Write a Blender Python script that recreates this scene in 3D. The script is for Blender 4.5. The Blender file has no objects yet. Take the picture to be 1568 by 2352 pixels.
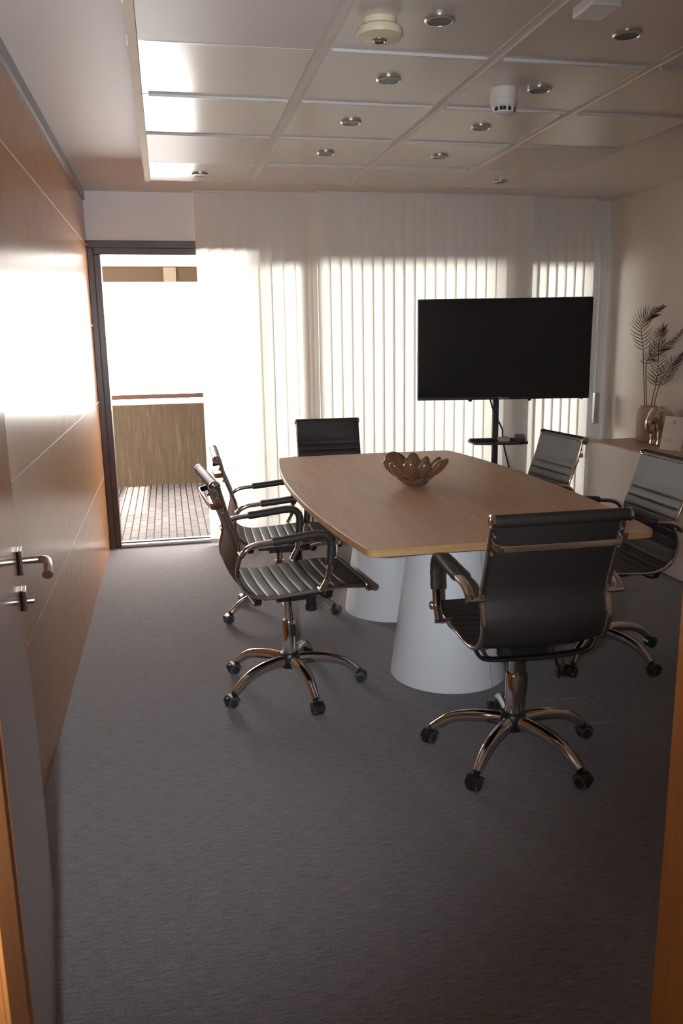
import bpy, bmesh, math, random
from mathutils import Vector, Matrix
from math import sin, cos, pi, radians

# ---------------------------------------------------------------- camera, sky, sun, exposure
S = bpy.context.scene
COL = S.collection
cam = bpy.data.cameras.new('camera')
cam.sensor_fit = 'VERTICAL'; cam.sensor_height = 24.0; cam.lens = 19.0
cam.clip_start = 0.02; cam.clip_end = 200
camo = bpy.data.objects.new('camera', cam); COL.objects.link(camo)
RX, FW, UP = (.97804, -.20779, -.0161), (.19991, .95717, -.20942), (.05892, .20161, .97769)
camo.matrix_world = Matrix(((RX[0], UP[0], -FW[0], 0), (RX[1], UP[1], -FW[1], 0), (RX[2], UP[2], -FW[2], 1.536), (0, 0, 0, 1)))
S.camera = camo

S.view_settings.view_transform = 'Standard'; S.view_settings.look = 'None'
S.view_settings.exposure = 0.0; S.view_settings.gamma = 1.0; S.view_settings.use_curve_mapping = False
S.render.engine = 'CYCLES'
S.cycles.use_denoising = True
S.cycles.max_bounces = 10; S.cycles.diffuse_bounces = 6; S.cycles.glossy_bounces = 5
S.cycles.transmission_bounces = 8; S.cycles.transparent_max_bounces = 16
S.cycles.sample_clamp_indirect = 6.0
S.cycles.caustics_reflective = False

w = bpy.data.worlds.new('sky'); S.world = w; w.use_nodes = True
bg = w.node_tree.nodes['Background']
bg.inputs[0].default_value = (1.0, .96, .915, 1); bg.inputs[1].default_value = 32.0

sun = bpy.data.lights.new('sun', 'SUN'); sun.energy = 30; sun.color = (1, .93, .82); sun.angle = radians(.6)
suno = bpy.data.objects.new('sun', sun); COL.objects.link(suno)
suno.rotation_euler = (0, radians(-32), 0)          # sun from the left, along the facade
suno.location = (-4, 8, 8)

# the pop-up flash of the camera, left of the lens
fl = bpy.data.lights.new('camera_flash', 'SPOT'); fl.energy = 300; fl.color = (.90, .945, 1.0); fl.spot_size = radians(92); fl.spot_blend = 1.0; fl.shadow_soft_size = .012
flo = bpy.data.objects.new('camera_flash', fl); COL.objects.link(flo)
flo.location = (-.115, .0, 1.55)
flo.rotation_euler = (Vector((-.22, 3.4, 1.25)) - flo.location).to_track_quat('-Z', 'Y').to_euler()

# ---------------------------------------------------------------- helpers
def link(o, parent=None):
    COL.objects.link(o)
    if parent is not None: o.parent = parent
    return o

class MB:
    """collects simple shapes; build() links them as ONE mesh object"""
    def __init__(s): s.v = []; s.f = []; s.mi = []; s.m = 0
    def add(s, vs, fs):
        b = len(s.v); s.v += [tuple(v) for v in vs]; s.f += [tuple(i + b for i in f) for f in fs]; s.mi += [s.m] * len(fs)
    def box(s, c, d, M=None):
        x, y, z = d[0] / 2, d[1] / 2, d[2] / 2
        vs = [Vector((i * x, j * y, k * z)) for k in (-1, 1) for j in (-1, 1) for i in (-1, 1)]
        if M is not None: vs = [M @ v for v in vs]
        vs = [v + Vector(c) for v in vs]
        s.add(vs, [(0, 2, 3, 1), (4, 5, 7, 6), (0, 1, 5, 4), (2, 6, 7, 3), (0, 4, 6, 2), (1, 3, 7, 5)])
        return s
    def bx(s, x0, x1, y0, y1, z0, z1):
        return s.box(((x0 + x1) / 2, (y0 + y1) / 2, (z0 + z1) / 2), (x1 - x0, y1 - y0, z1 - z0))
    def sweep(s, path, sec, up=(0, 0, 1), caps=True, scale=None):
        """sec: list of (a,b) in the (side, normal) frame of the path"""
        P = [Vector(p) for p in path]; n = len(P); k = len(sec); vs = []; up = Vector(up)
        for i, p in enumerate(P):
            t = (P[min(i + 1, n - 1)] - P[max(i - 1, 0)]).normalized()
            side = t.cross(up)
            if side.length < 1e-5: side = t.cross(Vector((0, 1, 0)))
            side.normalize(); nn = side.cross(t).normalized()
            sc = 1 if scale is None else scale[i]
            for a, b in sec: vs.append(p + side * a * sc + nn * b * sc)
        fs = [(i * k + j, i * k + (j + 1) % k, (i + 1) * k + (j + 1) % k, (i + 1) * k + j) for i in range(n - 1) for j in range(k)]
        if caps: fs += [tuple(range(k - 1, -1, -1)), tuple((n - 1) * k + j for j in range(k))]
        s.add(vs, fs); return s
    def tube(s, path, r, seg=12, up=(0, 0, 1), scale=None):
        return s.sweep(path, [(r * cos(2 * pi * j / seg), r * sin(2 * pi * j / seg)) for j in range(seg)], up, True, scale)
    def cyl(s, p0, p1, r0, r1=None, seg=24):
        r1 = r0 if r1 is None else r1
        return s.lathe([(r0, 0), (r1, (Vector(p1) - Vector(p0)).length)], p0, Vector(p1) - Vector(p0), seg)
    def lathe(s, prof, c=(0, 0, 0), axis=(0, 0, 1), seg=24, cap=True):
        q = Vector((0, 0, 1)).rotation_difference(Vector(axis).normalized()); vs = []; fs = []; n = len(prof)
        for r, z in prof:
            for j in range(seg):
                a = 2 * pi * j / seg; vs.append(q @ Vector((r * cos(a), r * sin(a), z)) + Vector(c))
        for i in range(n - 1):
            for j in range(seg):
                fs.append((i * seg + j, i * seg + (j + 1) % seg, (i + 1) * seg + (j + 1) % seg, (i + 1) * seg + j))
        if cap:
            fs += [tuple(range(seg - 1, -1, -1)), tuple((n - 1) * seg + j for j in range(seg))]
        s.add(vs, fs); return s
    def ball(s, c, r, M=None, seg=14, rings=9):
        r = (r, r, r) if not hasattr(r, '__len__') else r; vs = []; fs = []
        for i in range(1, rings):
            t = pi * i / rings
            for j in range(seg):
                a = 2 * pi * j / seg; vs.append(Vector((r[0] * sin(t) * cos(a), r[1] * sin(t) * sin(a), r[2] * cos(t))))
        vs += [Vector((0, 0, r[2])), Vector((0, 0, -r[2]))]; T, B = len(vs) - 2, len(vs) - 1
        for i in range(rings - 2):
            for j in range(seg):
                fs.append((i * seg + j, (i + 1) * seg + j, (i + 1) * seg + (j + 1) % seg, i * seg + (j + 1) % seg))
        for j in range(seg):
            fs.append((T, j, (j + 1) % seg)); b = (rings - 2) * seg; fs.append((B, b + (j + 1) % seg, b + j))
        if M is not None: vs = [M @ v for v in vs]
        s.add([v + Vector(c) for v in vs], fs); return s
    def grid(s, rows):
        n, k = len(rows), len(rows[0])
        s.add([p for r in rows for p in r], [(i * k + j, i * k + j + 1, (i + 1) * k + j + 1, (i + 1) * k + j) for i in range(n - 1) for j in range(k - 1)])
        return s
    def mesh(s, name, mats, smooth=35, fix=True):
        me = bpy.data.meshes.new(name); me.from_pydata(s.v, [], s.f)
        for m in (mats if isinstance(mats, (list, tuple)) else [mats]): me.materials.append(m)
        me.polygons.foreach_set('material_index', s.mi)
        if fix:
            bm = bmesh.new(); bm.from_mesh(me); bmesh.ops.recalc_face_normals(bm, faces=bm.faces); bm.to_mesh(me); bm.free()
        if smooth:
            me.shade_smooth()
            me.set_sharp_from_angle(angle=radians(smooth))
        me.update(); return me
    def build(s, name, mats, parent=None, smooth=35, bevel=0, fix=True):
        o = bpy.data.objects.new(name, s.mesh(name, mats, smooth, fix)); link(o, parent)
        if bevel:
            b = o.modifiers.new('bevel', 'BEVEL'); b.width = bevel; b.segments = 2; b.limit_method = 'ANGLE'; b.angle_limit = radians(40); b.harden_normals = False
        return o

def thing(name, label, cat, loc=(0, 0, 0), rz=0, group=None):
    o = bpy.data.objects.new(name, None); link(o); o.empty_display_size = .05
    o.location = loc; o.rotation_euler = (0, 0, rz)
    return tag(o, label, cat, group)
def tag(o, label, cat, group=None, kind=None):
    if label: o['label'] = label
    if cat: o['category'] = cat
    if group: o['group'] = group
    if kind: o['kind'] = kind
    return o
def struct(o, label=None, cat=None):
    o['kind'] = 'structure'
    if label: o['label'] = label
    if cat: o['category'] = cat
    return o
def rrect(w, t, r=None, n=3):
    """rounded rectangle section"""
    r = min(w, t) * .45 if r is None else r; out = []
    for cx, cy, a0 in ((w / 2 - r, t / 2 - r, 0), (-w / 2 + r, t / 2 - r, 90), (-w / 2 + r, -t / 2 + r, 180), (w / 2 - r, -t / 2 + r, 270)):
        for i in range(n + 1):
            a = radians(a0 + 90 * i / n); out.append((cx + r * cos(a), cy + r * sin(a)))
    return out
def spline(P, n=8):
    P = [Vector(p) for p in P]; Q = [P[0] * 2 - P[1]] + P + [P[-1] * 2 - P[-2]]; out = []
    for i in range(1, len(Q) - 2):
        a, b, c, d = Q[i - 1], Q[i], Q[i + 1], Q[i + 2]
        for k in range(n):
            t = k / n
            out.append(.5 * ((2 * b) + (c - a) * t + (2 * a - 5 * b + 4 * c - d) * t * t + (3 * b - a - 3 * c + d) * t ** 3))
    out.append(P[-1]); return out

# ---------------------------------------------------------------- materials
def mat(name, col, rough=.5, metal=0, spec=.5, coat=0, trans=0, coat_rough=.1, ior=1.5, build=None):
    m = bpy.data.materials.new(name); m.use_nodes = True; nt = m.node_tree; p = nt.nodes['Principled BSDF']
    p.inputs['Base Color'].default_value = (*col, 1); p.inputs['Roughness'].default_value = rough
    p.inputs['Metallic'].default_value = metal; p.inputs['Specular IOR Level'].default_value = spec
    p.inputs['Coat Weight'].default_value = coat; p.inputs['Coat Roughness'].default_value = coat_rough
    p.inputs['Transmission Weight'].default_value = trans; p.inputs['IOR'].default_value = ior
    if build: build(nt, p)
    return m
def N(nt, t, **kw):
    n = nt.nodes.new(t)
    for k, v in kw.items():
        if k in n.inputs: n.inputs[k].default_value = v
        else: setattr(n, k, v)
    return n
def coords(nt, scale=(1, 1, 1), rot=(0, 0, 0)):
    tc = N(nt, 'ShaderNodeTexCoord'); mp = N(nt, 'ShaderNodeMapping'); mp.inputs['Scale'].default_value = scale; mp.inputs['Rotation'].default_value = rot
    nt.links.new(tc.outputs['Object'], mp.inputs['Vector']); return mp.outputs['Vector']
def ramp(nt, src, stops):
    r = N(nt, 'ShaderNodeValToRGB'); e = r.color_ramp.elements
    while len(e) < len(stops): e.new(.5)
    for i, (p, c) in enumerate(stops): e[i].position = p; e[i].color = (*c, 1)
    nt.links.new(src, r.inputs['Fac']); return r.outputs['Color']
def bump(nt, p, src, strength, dist=.01):
    b = N(nt, 'ShaderNodeBump'); b.inputs['Strength'].default_value = strength; b.inputs['Distance'].default_value = dist
    nt.links.new(src, b.inputs['Height']); nt.links.new(b.outputs['Normal'], p.inputs['Normal'])
    if p.inputs['Coat Weight'].default_value > 0: nt.links.new(b.outputs['Normal'], p.inputs['Coat Normal'])

def wood(name, c1, c2, scale, rough=.4, spec=.5, coat=0, coat_rough=.1, bmp=.02, nscale=6):
    def b(nt, p):
        v = coords(nt, scale)
        n = N(nt, 'ShaderNodeTexNoise', Scale=nscale, Detail=5.0, Roughness=.6); nt.links.new(v, n.inputs['Vector'])
        nt.links.new(ramp(nt, n.outputs['Fac'], [(.3, c1), (.7, c2)]), p.inputs['Base Color'])
        bump(nt, p, n.outputs['Fac'], bmp, .004)
    return mat(name, (1, 1, 1), rough, spec=spec, coat=coat, coat_rough=coat_rough, build=b)

M_chrome = mat('chrome', (.88, .86, .84), .07, 1)
M_steel = mat('brushed steel', (.5, .47, .44), .28, 1)
M_nickel = mat('satin nickel', (.66, .56, .47), .25, 1)
def leather_b(nt, p):
    v = coords(nt, (1, 1, 1)); n = N(nt, 'ShaderNodeTexNoise', Scale=260.0, Detail=2.0); nt.links.new(v, n.inputs['Vector'])
    bump(nt, p, n.outputs['Fac'], .12, .002)
M_leather = mat('black leatherette', (.028, .0225, .021), .48, spec=.42, build=leather_b)
M_plastic = mat('black plastic', (.012, .012, .013), .38)
M_wheel = mat('dark rubber', (.02, .02, .022), .55)
M_rim = mat('grey tyre ring', (.09, .09, .10), .5)
M_cone = None
def cone_b(nt, p):
    v = coords(nt, (60, 60, .6)); n = N(nt, 'ShaderNodeTexNoise', Scale=4.0, Detail=2.0); nt.links.new(v, n.inputs['Vector'])
    nt.links.new(ramp(nt, n.outputs['Fac'], [(.3, (.76, .79, .83)), (.7, (.80, .83, .87))]), p.inputs['Base Color'])
M_cone = mat('pale grey laminate', (.7, .72, .76), .45, build=cone_b)
M_table = wood('walnut laminate', (.54, .335, .215), (.68, .45, .31), (9, .55, 9), .38, .85, bmp=.03, nscale=5)
M_edge = wood('oak edge band', (.42, .24, .10), (.52, .31, .14), (1.5, 1.5, 60), .45, nscale=3)
def wall_wood_b(nt, p):
    v = coords(nt, (14, 14, 1.2)); n = N(nt, 'ShaderNodeTexNoise', Scale=4.0, Detail=4.0); nt.links.new(v, n.inputs['Vector'])
    nt.links.new(ramp(nt, n.outputs['Fac'], [(.3, (.385, .170, .060)), (.7, (.43, .195, .070))]), p.inputs['Base Color'])
    v2 = coords(nt, (30, 30, 7)); n2 = N(nt, 'ShaderNodeTexNoise', Scale=9.0, Detail=3.0); nt.links.new(v2, n2.inputs['Vector'])
    bump(nt, p, n2.outputs['Fac'], .05, .002)
M_wallwood = mat('varnished cherry veneer', (.4, .17, .05), .24, spec=.55, build=wall_wood_b)
M_groove = mat('pale inlay strip', (.62, .52, .44), .4)
M_orange = wood('varnished orange wood', (.44, .16, .040), (.52, .20, .055), (20, 20, 1.2), .5, .25)
M_frame = wood('dark mahogany stain', (.045, .018, .014), (.07, .028, .02), (20, 20, 1.5), .35)
M_rail = mat('dark brown painted rail', (.05, .024, .018), .85, spec=.1)
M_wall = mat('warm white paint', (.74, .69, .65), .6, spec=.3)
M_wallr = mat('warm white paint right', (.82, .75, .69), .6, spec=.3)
M_soffit = mat('ceiling paint', (.76, .71, .68), .55, spec=.3)
def tile_b(nt, p):
    v = coords(nt, (1, 1, 1)); wv = N(nt, 'ShaderNodeTexWave', Scale=55.0, Distortion=0.0); wv.wave_type = 'BANDS'; wv.bands_direction = 'X'
    nt.links.new(v, wv.inputs['Vector'])
    nt.links.new(ramp(nt, wv.outputs['Fac'], [(0, (.60, .56, .505)), (1, (.69, .645, .58))]), p.inputs['Base Color'])
M_tile = mat('perforated metal tray', (.66, .63, .58), .22, spec=.5, build=tile_b)
M_tile2 = mat('plain satin tray', (.66, .60, .565), .5, spec=.35)
M_runner = mat('ceiling runner', (.66, .62, .57), .4)
M_bar = mat('light metal bar', (.66, .66, .65), .35, spec=.5)
M_cream = mat('raw cream edge', (.85, .75, .58), .7)
M_white = mat('white plastic', (.78, .76, .73), .4)
M_beige = mat('aged beige plastic', (.74, .66, .48), .35)
M_ring = mat('satin silver ring', (.62, .60, .56), .3, .85)
M_recess_shade = mat('painted recess shade', (.012, .011, .010), .4, 0)  # black colour stands in for the shade of a recess not modelled
M_dark = mat('dark glass', (.02, .02, .022), .15)
M_bulb = mat('lamp glass', (.6, .6, .58), .12, .6)
def carpet_b(nt, p):
    v = coords(nt, (18, 210, 1)); n = N(nt, 'ShaderNodeTexNoise', Scale=1.0, Detail=3.0, Roughness=.7); nt.links.new(v, n.inputs['Vector'])
    v2 = coords(nt, (260, 260, 1)); n2 = N(nt, 'ShaderNodeTexNoise', Scale=1.0, Detail=2.0); nt.links.new(v2, n2.inputs['Vector'])
    mx = N(nt, 'ShaderNodeMath', operation='ADD'); nt.links.new(n.outputs['Fac'], mx.inputs[0]); nt.links.new(n2.outputs['Fac'], mx.inputs[1])
    hf = N(nt, 'ShaderNodeMath', operation='MULTIPLY'); hf.inputs[1].default_value = .5; nt.links.new(mx.outputs[0], hf.inputs[0])
    nt.links.new(ramp(nt, hf.outputs[0], [(.36, (.076, .066, .071)), (.66, (.250, .222, .233))]), p.inputs['Base Color'])
    bump(nt, p, hf.outputs[0], .6, .004)
M_carpet = mat('charcoal ribbed carpet', (.09, .085, .09), .95, spec=.15, build=carpet_b)
M_carpet.node_tree.nodes['Principled BSDF'].inputs['Sheen Weight'].default_value = .22; M_carpet.node_tree.nodes['Principled BSDF'].inputs['Sheen Roughness'].default_value = .5
def paver_b(nt, p):
    v = coords(nt, (1, 1, 1), (0, 0, pi / 2)); b = N(nt, 'ShaderNodeTexBrick'); nt.links.new(v, b.inputs['Vector'])
    b.inputs['Color1'].default_value = (.115, .095, .088, 1); b.inputs['Color2'].default_value = (.085, .072, .068, 1); b.inputs['Mortar'].default_value = (.008, .007, .006, 1)
    b.inputs['Scale'].default_value = 1.0; b.inputs['Mortar Size'].default_value = .0055; b.inputs['Brick Width'].default_value = .25; b.inputs['Row Height'].default_value = .062
    nt.links.new(b.outputs['Color'], p.inputs['Base Color'])
M_paver = mat('glazed brick pavers', (.5, .4, .35), .75, spec=.12, build=paver_b)
def stucco_b(nt, p):
    v = coords(nt, (14, 14, 1.0)); n = N(nt, 'ShaderNodeTexNoise', Scale=3.0, Detail=5.0); nt.links.new(v, n.inputs['Vector'])
    nt.links.new(ramp(nt, n.outputs['Fac'], [(.3, (.034, .022, .013)), (.60, (.047, .031, .019)), (.80, (.082, .060, .040))]), p.inputs['Base Color'])
    v2 = coords(nt, (1, 1, 1)); n2 = N(nt, 'ShaderNodeTexNoise', Scale=55.0, Detail=4.0); nt.links.new(v2, n2.inputs['Vector'])
    bump(nt, p, n2.outputs['Fac'], .7, .02)
M_stucco = mat('rough stained concrete', (.2, .15, .1), .9, spec=.1, build=stucco_b)
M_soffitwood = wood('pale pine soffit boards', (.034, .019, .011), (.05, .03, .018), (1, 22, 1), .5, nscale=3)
M_beam = mat('brown beam', (.060, .038, .022), .8, spec=.1)
M_gaplight = mat('painted gap light', (.17, .13, .09), .8, spec=.1)
M_screen = mat('black glass screen', (.004, .004, .005), .13, spec=.5)
M_bezel = mat('black bezel', (.008, .008, .009), .3)
M_lcdlogo = mat('silver lettering', (.6, .6, .6), .4)
M_cab = mat('white cabinet laminate', (.66, .61, .57), .45)
M_cabtop = wood('oak worktop laminate', (.34, .21, .125), (.42, .27, .165), (1.2, 9, 1), .4, nscale=4)
M_bowl = mat('bronze glazed ceramic', (.30, .18, .115), .12, .6, coat=.6, coat_rough=.05)
M_eleph = mat('mirror bronze silver', (.72, .62, .53), .08, 1)
def pink_b(nt, p):
    v = coords(nt, (1, 1, 1)); n = N(nt, 'ShaderNodeTexVoronoi', Scale=55.0); nt.links.new(v, n.inputs['Vector'])
    bump(nt, p, n.outputs['Distance'], .4, .008)
M_pinkglass = mat('pink glass', (.95, .70, .66), .12, trans=.6, ior=1.4, build=pink_b)
M_pebble = mat('dark glass pebbles', (.03, .018, .014), .15)
M_leaf = mat('dried dark palm', (.045, .022, .018), .6)
M_stem = mat('dry brown stem', (.16, .085, .03), .6)
M_card = mat('white card', (.74, .66, .65), .5)
M_ink = mat('grey ink', (.35, .3, .3), .6)
M_red = mat('red plastic', (.5, .03, .05), .4)
M_clear = mat('grey clear plastic', (.45, .44, .42), .3)
def slat_mat():
    m = bpy.data.materials.new('translucent blind fabric'); m.use_nodes = True; nt = m.node_tree; nt.nodes.clear()
    o = N(nt, 'ShaderNodeOutputMaterial'); d = N(nt, 'ShaderNodeBsdfDiffuse'); t = N(nt, 'ShaderNodeBsdfTranslucent'); mx = N(nt, 'ShaderNodeMixShader')
    d.inputs[0].default_value = (.92, .89, .86, 1); t.inputs[0].default_value = (.90, .86, .79, 1); mx.inputs[0].default_value = .40
    nt.links.new(d.outputs[0], mx.inputs[1]); nt.links.new(t.outputs[0], mx.inputs[2]); nt.links.new(mx.outputs[0], o.inputs[0]); return m
M_slat = slat_mat()
def pane_mat():
    m = bpy.data.materials.new('window glass'); m.use_nodes = True; nt = m.node_tree; nt.nodes.clear()
    o = N(nt, 'ShaderNodeOutputMaterial'); g = N(nt, 'ShaderNodeBsdfGlossy'); t = N(nt, 'ShaderNodeBsdfTransparent'); mx = N(nt, 'ShaderNodeMixShader'); fr = N(nt, 'ShaderNodeFresnel')
    g.inputs['Roughness'].default_value = .02; t.inputs[0].default_value = (.93, .95, .94, 1); fr.inputs[0].default_value = 1.45
    nt.links.new(fr.outputs[0], mx.inputs[0]); nt.links.new(t.outputs[0], mx.inputs[1]); nt.links.new(g.outputs[0], mx.inputs[2]); nt.links.new(mx.outputs[0], o.inputs[0]); return m
M_pane = pane_mat()

# ---------------------------------------------------------------- the room
XL, XR, YF, YN, ZC, ZG = -.503, 3.52, 6.2, 1.10, 2.565, 2.464
struct(MB().bx(XL - .3, XR + .2, -2.2, YF + .14, -.12, 0).build('floor', M_carpet, smooth=0))
# left wall: veneer boards with pale inlay lines
wl = MB(); zs = [0, .565, 1.108, 1.655, 2.207, 2.50]
ys = [1.1, 2.33, 3.54, 4.75, YF]
for a, b in zip(zs[:-1], zs[1:]):
    for c, d in zip(ys[:-1], ys[1:]):
        wl.bx(XL - .02, XL, c + .0006, d - .0006, a + .0025, b - .0025)
wl.m = 1; wl.bx(XL - .03, XL - .0012, 1.1, YF, 0, ZC)
o = struct(wl.build('wall_left', [M_wallwood, M_groove], smooth=0)); 
wlb = MB().bx(XL - .2, XL - .03, -2.2, YF + .3, 0, ZC + .1).build('wall_left_back', M_wall, o, smooth=0)
wlb.name = 'masonry'
struct(MB().bx(XL - .0295, XL + .012, 1.1, YF, 2.505, ZC).build('trim_1', mat('grey shadow moulding', (.40, .40, .42), .5), smooth=0))
# right wall, near wall
struct(MB().bx(XR, XR + .2, YN - .12, YF + .3, 0, ZC + .1).build('wall_right', M_wallr, smooth=0))
JL, JR = -.253, .79
near = MB().bx(XL, JL - .035, YN - .12, YN, 0, ZC).bx(JR + .035, XR, YN - .12, YN, 0, ZC).bx(JL - .035, JR + .035, YN - .12, YN, 2.15, ZC)
struct(near.build('wall_near', M_wall, smooth=0))
jl = MB().bx(JL - .035, JL, YN - .14, YN + .01, 0, 2.115).bx(JR, JR + .035, YN - .14, YN + .01, 0, 2.115).bx(JL - .035, JR + .035, YN - .14, YN + .01, 2.115, 2.15)
jl.bx(JL, JL + .006, YN - .14, YN - .045, 0, 2.115).bx(JL - .10, JL - .03, YN - .155, YN - .12, 0, 2.2).bx(JR + .03, JR + .10, YN - .155, YN - .12, 0, 2.2)
o = struct(jl.build('trim_2', M_orange, smooth=0, bevel=.002))
MB().bx(JL, JL + .004, YN - .12, YN - .075, .10, .62).build('strike_plate', M_steel, o, smooth=0)
# corridor behind the doorway
cor = MB().bx(-1.7, -1.6, -2.2, YN - .12, 0, 2.6).bx(2.4, 2.5, -2.2, YN - .12, 0, 2.6).bx(-1.7, 2.5, -2.3, -2.2, 0, 2.6).bx(-1.7, XL - .0, YN - .24, YN - .12, 0, 2.6)
struct(cor.build('wall_back', M_wall, smooth=0))
struct(MB().bx(-1.7, 2.5, -2.3, YN - .12, 2.5, 2.6).build('ceiling_back', M_soffit, smooth=0)).name = 'ceiling_2'
struct(MB().bx(-1.7, XL - .3, -2.2, YN - .12, -.12, 0).build('floor_2', M_carpet, smooth=0))
# far wall with the openings to the balcony
DH, WH = 2.143, 2.03
fw = MB()
fw.bx(XL - .2, .66, YF, YF + .25, 2.237, ZC + .1)                   # over the door
fw.bx(.66, XR + .2, YF, YF + .25, WH + .05, ZC + .1)                # over the windows
fw.bx(2.58, 2.80, YF, YF + .25, 0, WH + .05)                        # pillar
fw.bx(3.36, XR + .2, YF, YF + .25, 0, WH + .05)                     # right end
struct(fw.build('wall_far', mat('cool white paint', (.82, .82, .84), .6, spec=.3), smooth=0))
# balcony door frame (stands open)
df = MB()
df.bx(XL, -.462, YF - .012, YF + .10, 0, 2.186).bx(-.462, -.418, YF + .012, YF + .14, 0, 2.143)
df.bx(XL, .66, YF - .012, YF + .10, 2.186, 2.237).bx(-.462, .66, YF + .012, YF + .14, 2.143, 2.19)
df.bx(.62, .66, YF + .012, YF + .14, 0, 2.143)
o = struct(df.build('door_2', M_frame, smooth=0, bevel=.003))
MB().bx(-.418, .62, YF + .015, YF + .05, 0, .022).bx(-.418, .62, YF + .075, YF + .11, 0, .03).build('sill_track', M_steel, o, smooth=0)
MB().bx(-.419, -.4155, YF + .04, YF + .062, .975, 1.055).bx(-.4165, -.413, YF + .044, YF + .058, .995, 1.03).build('strike_plate', mat('brass', (.62, .48, .26), .3, 1), o, smooth=0)
# open sliding leaf parked behind the blinds and the windows
def window(name, x0, x1, ztop, y, mull=()):
    f = MB(); t = .05
    f.bx(x0, x0 + t, y, y + .05, 0.02, ztop).bx(x1 - t, x1, y, y + .05, 0.02, ztop).bx(x0, x1, y, y + .05, ztop - t, ztop).bx(x0, x1, y, y + .05, .02, .10)
    for m in mull: f.bx(m - .025, m + .025, y, y + .05, .02, ztop)
    o = struct(f.build(name, M_frame, smooth=0))
    MB().bx(x0 + t, x1 - t, y + .022, y + .026, .10, ztop - t).build('pane', M_pane, o, smooth=0)
window('window_1', .66, 2.58, WH + .05, YF + .1, (1.62,))
window('window_2', 2.80, 3.36, WH + .05, YF + .1)
# ceiling: plaster band, lower tray grid
ce = MB().bx(XL - .2, XR + .2, YN - .12, YF + .25, ZC + .035, ZC + .12)
ce.bx(XL - .2, XR + .2, YN - .12, YF + .25, ZC, ZC + .04)
ceil = struct(ce.build('ceiling', M_soffit, smooth=0))
GX = [-.038, .562, 1.162, 1.762, 2.362]; GY = [1.067, 1.667, 2.267, 2.867, 3.467, 4.067, 4.667, 5.225]
tl = MB(); rn = MB(); br = MB()
for j in range(7):
    for i in range(4):
        tl.m = 1 if (i, j) in ((0, 5), (3, 5), (0, 2)) else 0
        dz = .004 if tl.m == 0 else -.004
        tl.bx(GX[i] + (.022 if i else .008), GX[i + 1] - (.022 if i < 3 else .004), max(GY[j] + .006, 1.105), GY[j + 1] - .006, ZG + dz, ZG + .03)
        if j < 6 and (i, j) not in ((0, 4), (3, 4)):
            br.bx(GX[i] + .03, GX[i + 1] - .03, GY[j + 1] - .007, GY[j + 1] + .007, ZG - .005, ZG + .012)
for i in range(1, 4):
    rn.bx(GX[i] - .0215, GX[i] + .0215, 1.105, GY[-1], ZG + .008, ZG + .04)
    rn.bx(GX[i] - .021, GX[i] - .017, 1.105, GY[-1], ZG + .001, ZG + .02).bx(GX[i] + .017, GX[i] + .021, 1.105, GY[-1], ZG + .001, ZG + .02)
rn.bx(GX[0], GX[-1], 1.105, GY[-1], ZG + .028, ZC)
tl.build('tile', [M_tile, M_tile2], ceil, smooth=0)
rn.build('runner', M_runner, ceil, smooth=0); br.build('cross_bar', M_bar, ceil, smooth=0)
ed = MB(); random.seed(4); yy = 1.105
while yy < GY[-1] - .03:
    st = min(.05 + random.random() * .12, GY[-1] - yy)
    ed.bx(GX[0] - .022 - random.random() * .006, GX[0] + .006, yy, yy + st, ZG - .003, ZG + .03); yy += st
ed.build('edge_trim', M_cream, ceil, smooth=0)

# ---------------------------------------------------------------- balcony
struct(MB().bx(-6, 7, YF + .14, 9.4, -.14, -.02).build('balcony_floor', M_paver, smooth=0)).name = 'floor_3'
pr = MB().bx(-6, 7, 9.1, 9.28, -.14, .865)
struct(pr.build('wall_balcony', M_stucco, smooth=0))
struct(MB().bx(-6, -1.98, YF + .25, 9.4, 2.29, 2.33).bx(-1.72, 7, YF + .25, 9.4, 2.29, 2.33).bx(-1.98, -1.72, YF + .25, 7.58, 2.29, 2.33).build('ceiling_balcony', M_soffitwood, smooth=0))  # out-of-view gap added to the slab so sun lands on the balcony floor
bm_ = MB().bx(-6, 7, 9.02, 9.2, 2.145, 2.30)
o = struct(bm_.build('trim_3', M_beam, smooth=0))
b2 = MB()
for x in (.02, .82, 1.62, 2.42, -.78): b2.bx(x, x + .13, 9.0, 9.03, 2.15, 2.30)
b2.build('bracket', M_gaplight, o, smooth=0)  # pale blocks whose colour stands in for daylight in gaps between beams
hr = thing('handrail', 'dark brown flat handrail running above the stained balcony wall', 'handrail', (0, 9.15, .865))
MB().bx(-5.9, 6.9, -.03, .03, .060, .108).build('rail', M_rail, hr, smooth=0, bevel=.004)
for x in (-3.5, -1.2, 1.1, 3.4, 5.6): MB().bx(x - .015, x + .015, -.015, .015, 0, .066).build('post', M_frame, hr, smooth=0)

# ---------------------------------------------------------------- open door leaf beside the camera
d1 = bpy.data.objects.new('door_1', None); link(d1); d1.empty_display_size = .05
A, B = Vector((-.262, 1.125, 0)), Vector((-.385, 2.06, 0)); dl = B - A
d1.location = A; d1.rotation_euler = (0, 0, math.atan2(dl.y, dl.x)); struct(d1)
Ld = dl.length                                                      # local x runs along the leaf, local -y faces the room
MB().bx(0, Ld, 0, .04, .008, 2.10).build('leaf', wood('door veneer', (.32, .15, .075), (.35, .17, .085), (1.5, 14, 14), .13, .55), d1, smooth=0, bevel=.002)
hd = MB().bx(Ld - .085, Ld - .032, -.011, 0, .995, 1.055).build('rosette', M_nickel, d1, smooth=0, bevel=.002)
lv = spline([(Ld - .058, -.008, 1.025), (Ld - .058, -.035, 1.025), (Ld - .062, -.055, 1.025), (Ld - .085, -.066, 1.024), (Ld - .13, -.068, 1.02), (Ld - .165, -.066, 1.013)], 5)
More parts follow.
